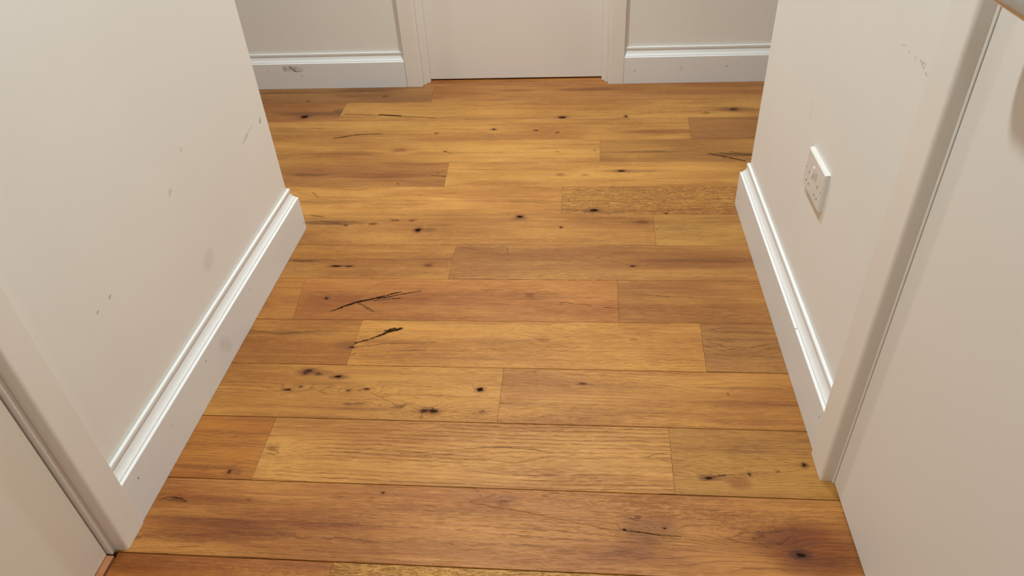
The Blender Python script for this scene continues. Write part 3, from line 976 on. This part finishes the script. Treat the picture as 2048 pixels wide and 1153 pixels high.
baseboard('baseboard_left', [(X0 + .02, CL), (WL, CL), (WL, 0.7898)], base_left_mat)
baseboard('baseboard_right', [(WR, 1.0155), (WR, CR), (X1 - .02, CR)], base_right_mat)
baseboard('baseboard_back_left', [(-0.7530, WB), (X0 + .02, WB)], base_back_mat)
baseboard('baseboard_back_right', [(X1 - .02, WB), (0.1770, WB)], base_back_mat)
baseboard('baseboard_rear_left', [(WL, DL0 - .08), (WL, Y0 + .02)], base_left_mat)
baseboard('baseboard_rear_right', [(WR, Y0 + .02), (WR, DR0 - .08)], base_right_mat)

# ------------------------------------------------------------------ doors


def upright(name, prof, z0, z1, parent, mat=casing_mat, smooth=False):
    """a vertical moulding; prof in plan (x, y)"""
    return link(name, extrude(prof, [lambda a, b: (a, b, z0), lambda a, b: (a, b, z1)]), mat, parent)


Z0 = 0.0006
# back door: leaf set behind a stop, a lining and a flat architrave
d1 = empty('door_1', ((BX0 + BX1) / 2, WB, 0), kind='structure', label='flush off-white door in the back wall at the end of the corridor')
link('door_leaf', boxes(((BX0 - .010, 3.0570, 0.0060), (BX1 + .010, 3.0970, DH)), bev=.0015), door_mat, d1)
for sgn, inner in ((-1, BX0), (1, BX1)):
    def fx(v):
        return inner + sgn * v
    # architrave from 26 mm to 92 mm outside the clear opening, bullnosed on both edges
    prof = [(fx(a), WB - b) for a, b in rounded(.0258, .0905 if sgn > 0 else .0935, 0, .0225, .006, .004)]
    upright('architrave', prof, Z0, 2.055, d1)
    prof = [(fx(a), WB + .004 - b) for a, b in rounded(.0124, .044, -.12, .0006, .002, .0005)]
    upright('lining', prof, Z0, DH + .03, d1)
    prof = [(fx(a), 3.030 + .025 - b) for a, b in rounded(.0, .0126, .0, .025, .002, .0005)]
    upright('door_stop', prof, Z0, DH + .01, d1)
hx0, hx1 = BX0 - .0935, BX1 + .0905
link('architrave', boxes(((hx0, WB - .0225, 2.055), (hx1, WB, 2.12)), bev=.003), casing_mat, d1)
link('lining', boxes(((BX0 - .044, WB + .0035, DH + .03), (BX1 + .044, WB + .125, DH + .045))), casing_mat, d1)

# left door: leaf flush in the wall, lining edge and architrave on its far side
d2 = empty('door_2', (WL, (DL0 + DL1) / 2, 0), kind='structure', label='flush off-white door at the left edge beside the threshold strip')
link('door_leaf', boxes(((-0.9290, DL0, 0.0036), (-0.8850, DL1 - .0008, DH)), bev=.0012), warm_lit_mat, d2)
for sgn, e in ((1, DL1), (-1, DL0)):
    def fy(v):
        return e + sgn * v
    upright('architrave', [(WL + b, fy(a)) for a, b in rounded(.0120, .0748, 0, .0250, .006, .0035)], Z0, 2.045, d2)
    upright('lining', [(-0.8756 + b, fy(a)) for a, b in rounded(.0022, .030, -.13, .0, .0015, .0005)], Z0, DH + .03, d2)
link('architrave', boxes(((WL, DL0 - .0748, 2.045), (WL + .025, DL1 + .0748, 2.11)), bev=.003), casing_mat, d2)
link('lining', boxes(((-1.005, DL0 - .03, DH + .004), (-0.8756, DL1 + .03, DH + .03))), casing_mat, d2)

# right door
d3 = empty('door_3', (WR, (DR0 + DR1) / 2, 0), kind='structure', label='flush off-white door at the right edge with a silver lever handle')
leaf = link('door_leaf', boxes(((0.5005, DR0, 0.0050), (0.5445, DR1, DH)), bev=.0010), door_mat, d3)
for sgn, e in ((1, DR1), (-1, DR0)):
    def fy(v):
        return e + sgn * v
    upright('architrave', [(WR - b, fy(a)) for a, b in rounded(.0075, .0785, 0, .0270, .006, .0035)], Z0, 2.045, d3)
    upright('lining', [(0.4990 - b, fy(a)) for a, b in rounded(.0018, .030, -.13, .0, .002, .0005)], Z0, DH + .03, d3)
link('architrave', boxes(((WR - .027, DR0 - .0785, 2.045), (WR, DR1 + .0785, 2.11)), bev=.003), casing_mat, d3)
link('lining', boxes(((0.4990, DR0 - .03, DH + .004), (0.633, DR1 + .03, DH + .03))), casing_mat, d3)

chrome, nt, b = material('satin_chrome')
nt.put(b.inputs['Base Color'], nt.mix(nt.noise(nt.vec('MULTIPLY', nt.node('ShaderNodeNewGeometry').outputs['Position'], (300, 20, 300)), 1.0, 2), (0.60, 0.59, 0.58, 1), (0.68, 0.67, 0.66, 1)))
b.inputs['Metallic'].default_value = 1.0
b.inputs['Roughness'].default_value = 0.27
HY, HZ = 0.846, 0.9600
bm = bmesh.new()
tube(bm, [(0.5005, HY, HZ), (0.497, HY, HZ), (0.4935, HY, HZ), (0.4915, HY, HZ)], [.026, .026, .0255, .0235], 32)
rose = link('door_handle', bm, chrome, d3, label='satin silver lever handle on a round rose', smooth=False)
bm = bmesh.new()
pts = [(0.4925, HY, HZ), (0.470, HY, HZ), (0.458, HY, HZ)]
for k in range(1, 8):
    t = math.pi / 2 * k / 7
    pts.append((0.458 - .018 * math.sin(t), HY - .018 + .018 * math.cos(t), HZ))
pts += [(0.440, HY - .05, HZ), (0.440, HY - .09, HZ), (0.440, HY - .118, HZ), (0.440, HY - .122, HZ), (0.440, HY - .124, HZ)]
tube(bm, pts, [.0105] * (len(pts) - 3) + [.0105, .0095, .006], 32, 0.62)
link('lever', bm, chrome, rose, smooth=True)

# ------------------------------------------------------------------ socket on the right wall
plastic = paint('socket_plastic', (0.78, 0.765, 0.73), 0.3, bump=0.0)
dark_pl, nt, b = material('socket_dark')
nt.put(b.inputs['Base Color'], nt.mix(nt.noise(nt.node('ShaderNodeNewGeometry').outputs['Position'], 400), (0.03, 0.022, 0.018, 1), (0.05, 0.04, 0.03, 1)))
red_pl, nt, b = material('socket_red')
nt.put(b.inputs['Base Color'], nt.mix(nt.noise(nt.node('ShaderNodeNewGeometry').outputs['Position'], 400), (0.42, 0.06, 0.04, 1), (0.50, 0.09, 0.06, 1)))
screw_mat, nt, b = material('screw_metal')
nt.put(b.inputs['Base Color'], nt.mix(nt.noise(nt.node('ShaderNodeNewGeometry').outputs['Position'], 400), (0.52, 0.49, 0.45, 1), (0.64, 0.61, 0.57, 1)))
b.inputs['Metallic'].default_value = 0.8
b.inputs['Roughness'].default_value = 0.35
SY, SZ, TH = 1.4080, 0.4175, 0.0100
sock = empty('wall_socket', (WR, SY, SZ - .043), label='white double wall socket with switches on the right wall', cat='socket')


def sp(a, b_, d=0.0):
    """a along the wall towards the camera (m from the centre), b_ up, d out of the plate face"""
    return (WR - TH - d, SY - a, SZ + b_)


bm = bmesh.new()
w, h_ = .0655, .043
rings = [(w, h_, 0.0), (w, h_, TH - .0045), (w - .0008, h_ - .0008, TH - .0020), (w - .0030, h_ - .0030, TH)]
R = []
for ww, hh, d in rings:
    R.append([bm.verts.new((WR - d, SY - sa * ww, SZ + sb * hh)) for sa, sb in ((-1, -1), (1, -1), (1, 1), (-1, 1))])
for u, v in zip(R, R[1:]):
    for k in range(4):
        bm.faces.new((u[k], u[(k + 1) % 4], v[(k + 1) % 4], v[k]))
bm.faces.new(R[0][::-1])
bm.faces.new(R[-1])
link('faceplate', bm, plastic, sock)


def slab(name, a, b_, wa, wb, d0, d1, mat, parent=sock, tilt=0.0, bev=.0004, label=None):
    bm = boxes(((-d1, -wa / 2, -wb / 2), (-d0, wa / 2, wb / 2)), bev=bev)
    bmesh.ops.rotate(bm, verts=bm.verts[:], cent=(0, 0, 0), matrix=Matrix.Rotation(tilt, 3, 'Y'))
    p = sp(a, b_)
    bmesh.ops.translate(bm, verts=bm.verts[:], vec=p)
    return link(name, bm, mat, parent, label=label)


for s, (ca, ra) in enumerate(((-.033, -.0085), (.033, .0105))):
    slab('pin_hole', ca, -.0015, .0030, .0068, -.003, .00012, dark_pl, bev=0)
    slab('pin_hole', ca - .0095, -.0250, .0048, .0032, -.003, .00012, dark_pl, bev=0)
    slab('pin_hole', ca + .0095, -.0250, .0048, .0032, -.003, .00012, dark_pl, bev=0)
    # rocker switch in its shallow well
    slab('switch_well', ra, .0130, .0115, .0215, -.003, .00010, plastic, bev=0)
    rk = slab('rocker_switch', ra, .0130, .0095, .0190, -.002, .0026, plastic, tilt=math.radians(-7 if s else 6), bev=.0006)
    if s:
        slab('switch_flag', ra, .0212, .0060, .0030, .0, .0031, red_pl, rk, bev=.0003, label='small red mark at the top of the switch')
for a in (-.0585, .0585):
    bm = bmesh.new()
    c = Vector(sp(a, 0))
    tube(bm, [c + Vector((.002, 0, 0)), c - Vector((.0002, 0, 0)), c - Vector((.0006, 0, 0))], [.0022, .0022, .0016], 14)
    link('screw', bm, screw_mat, sock)
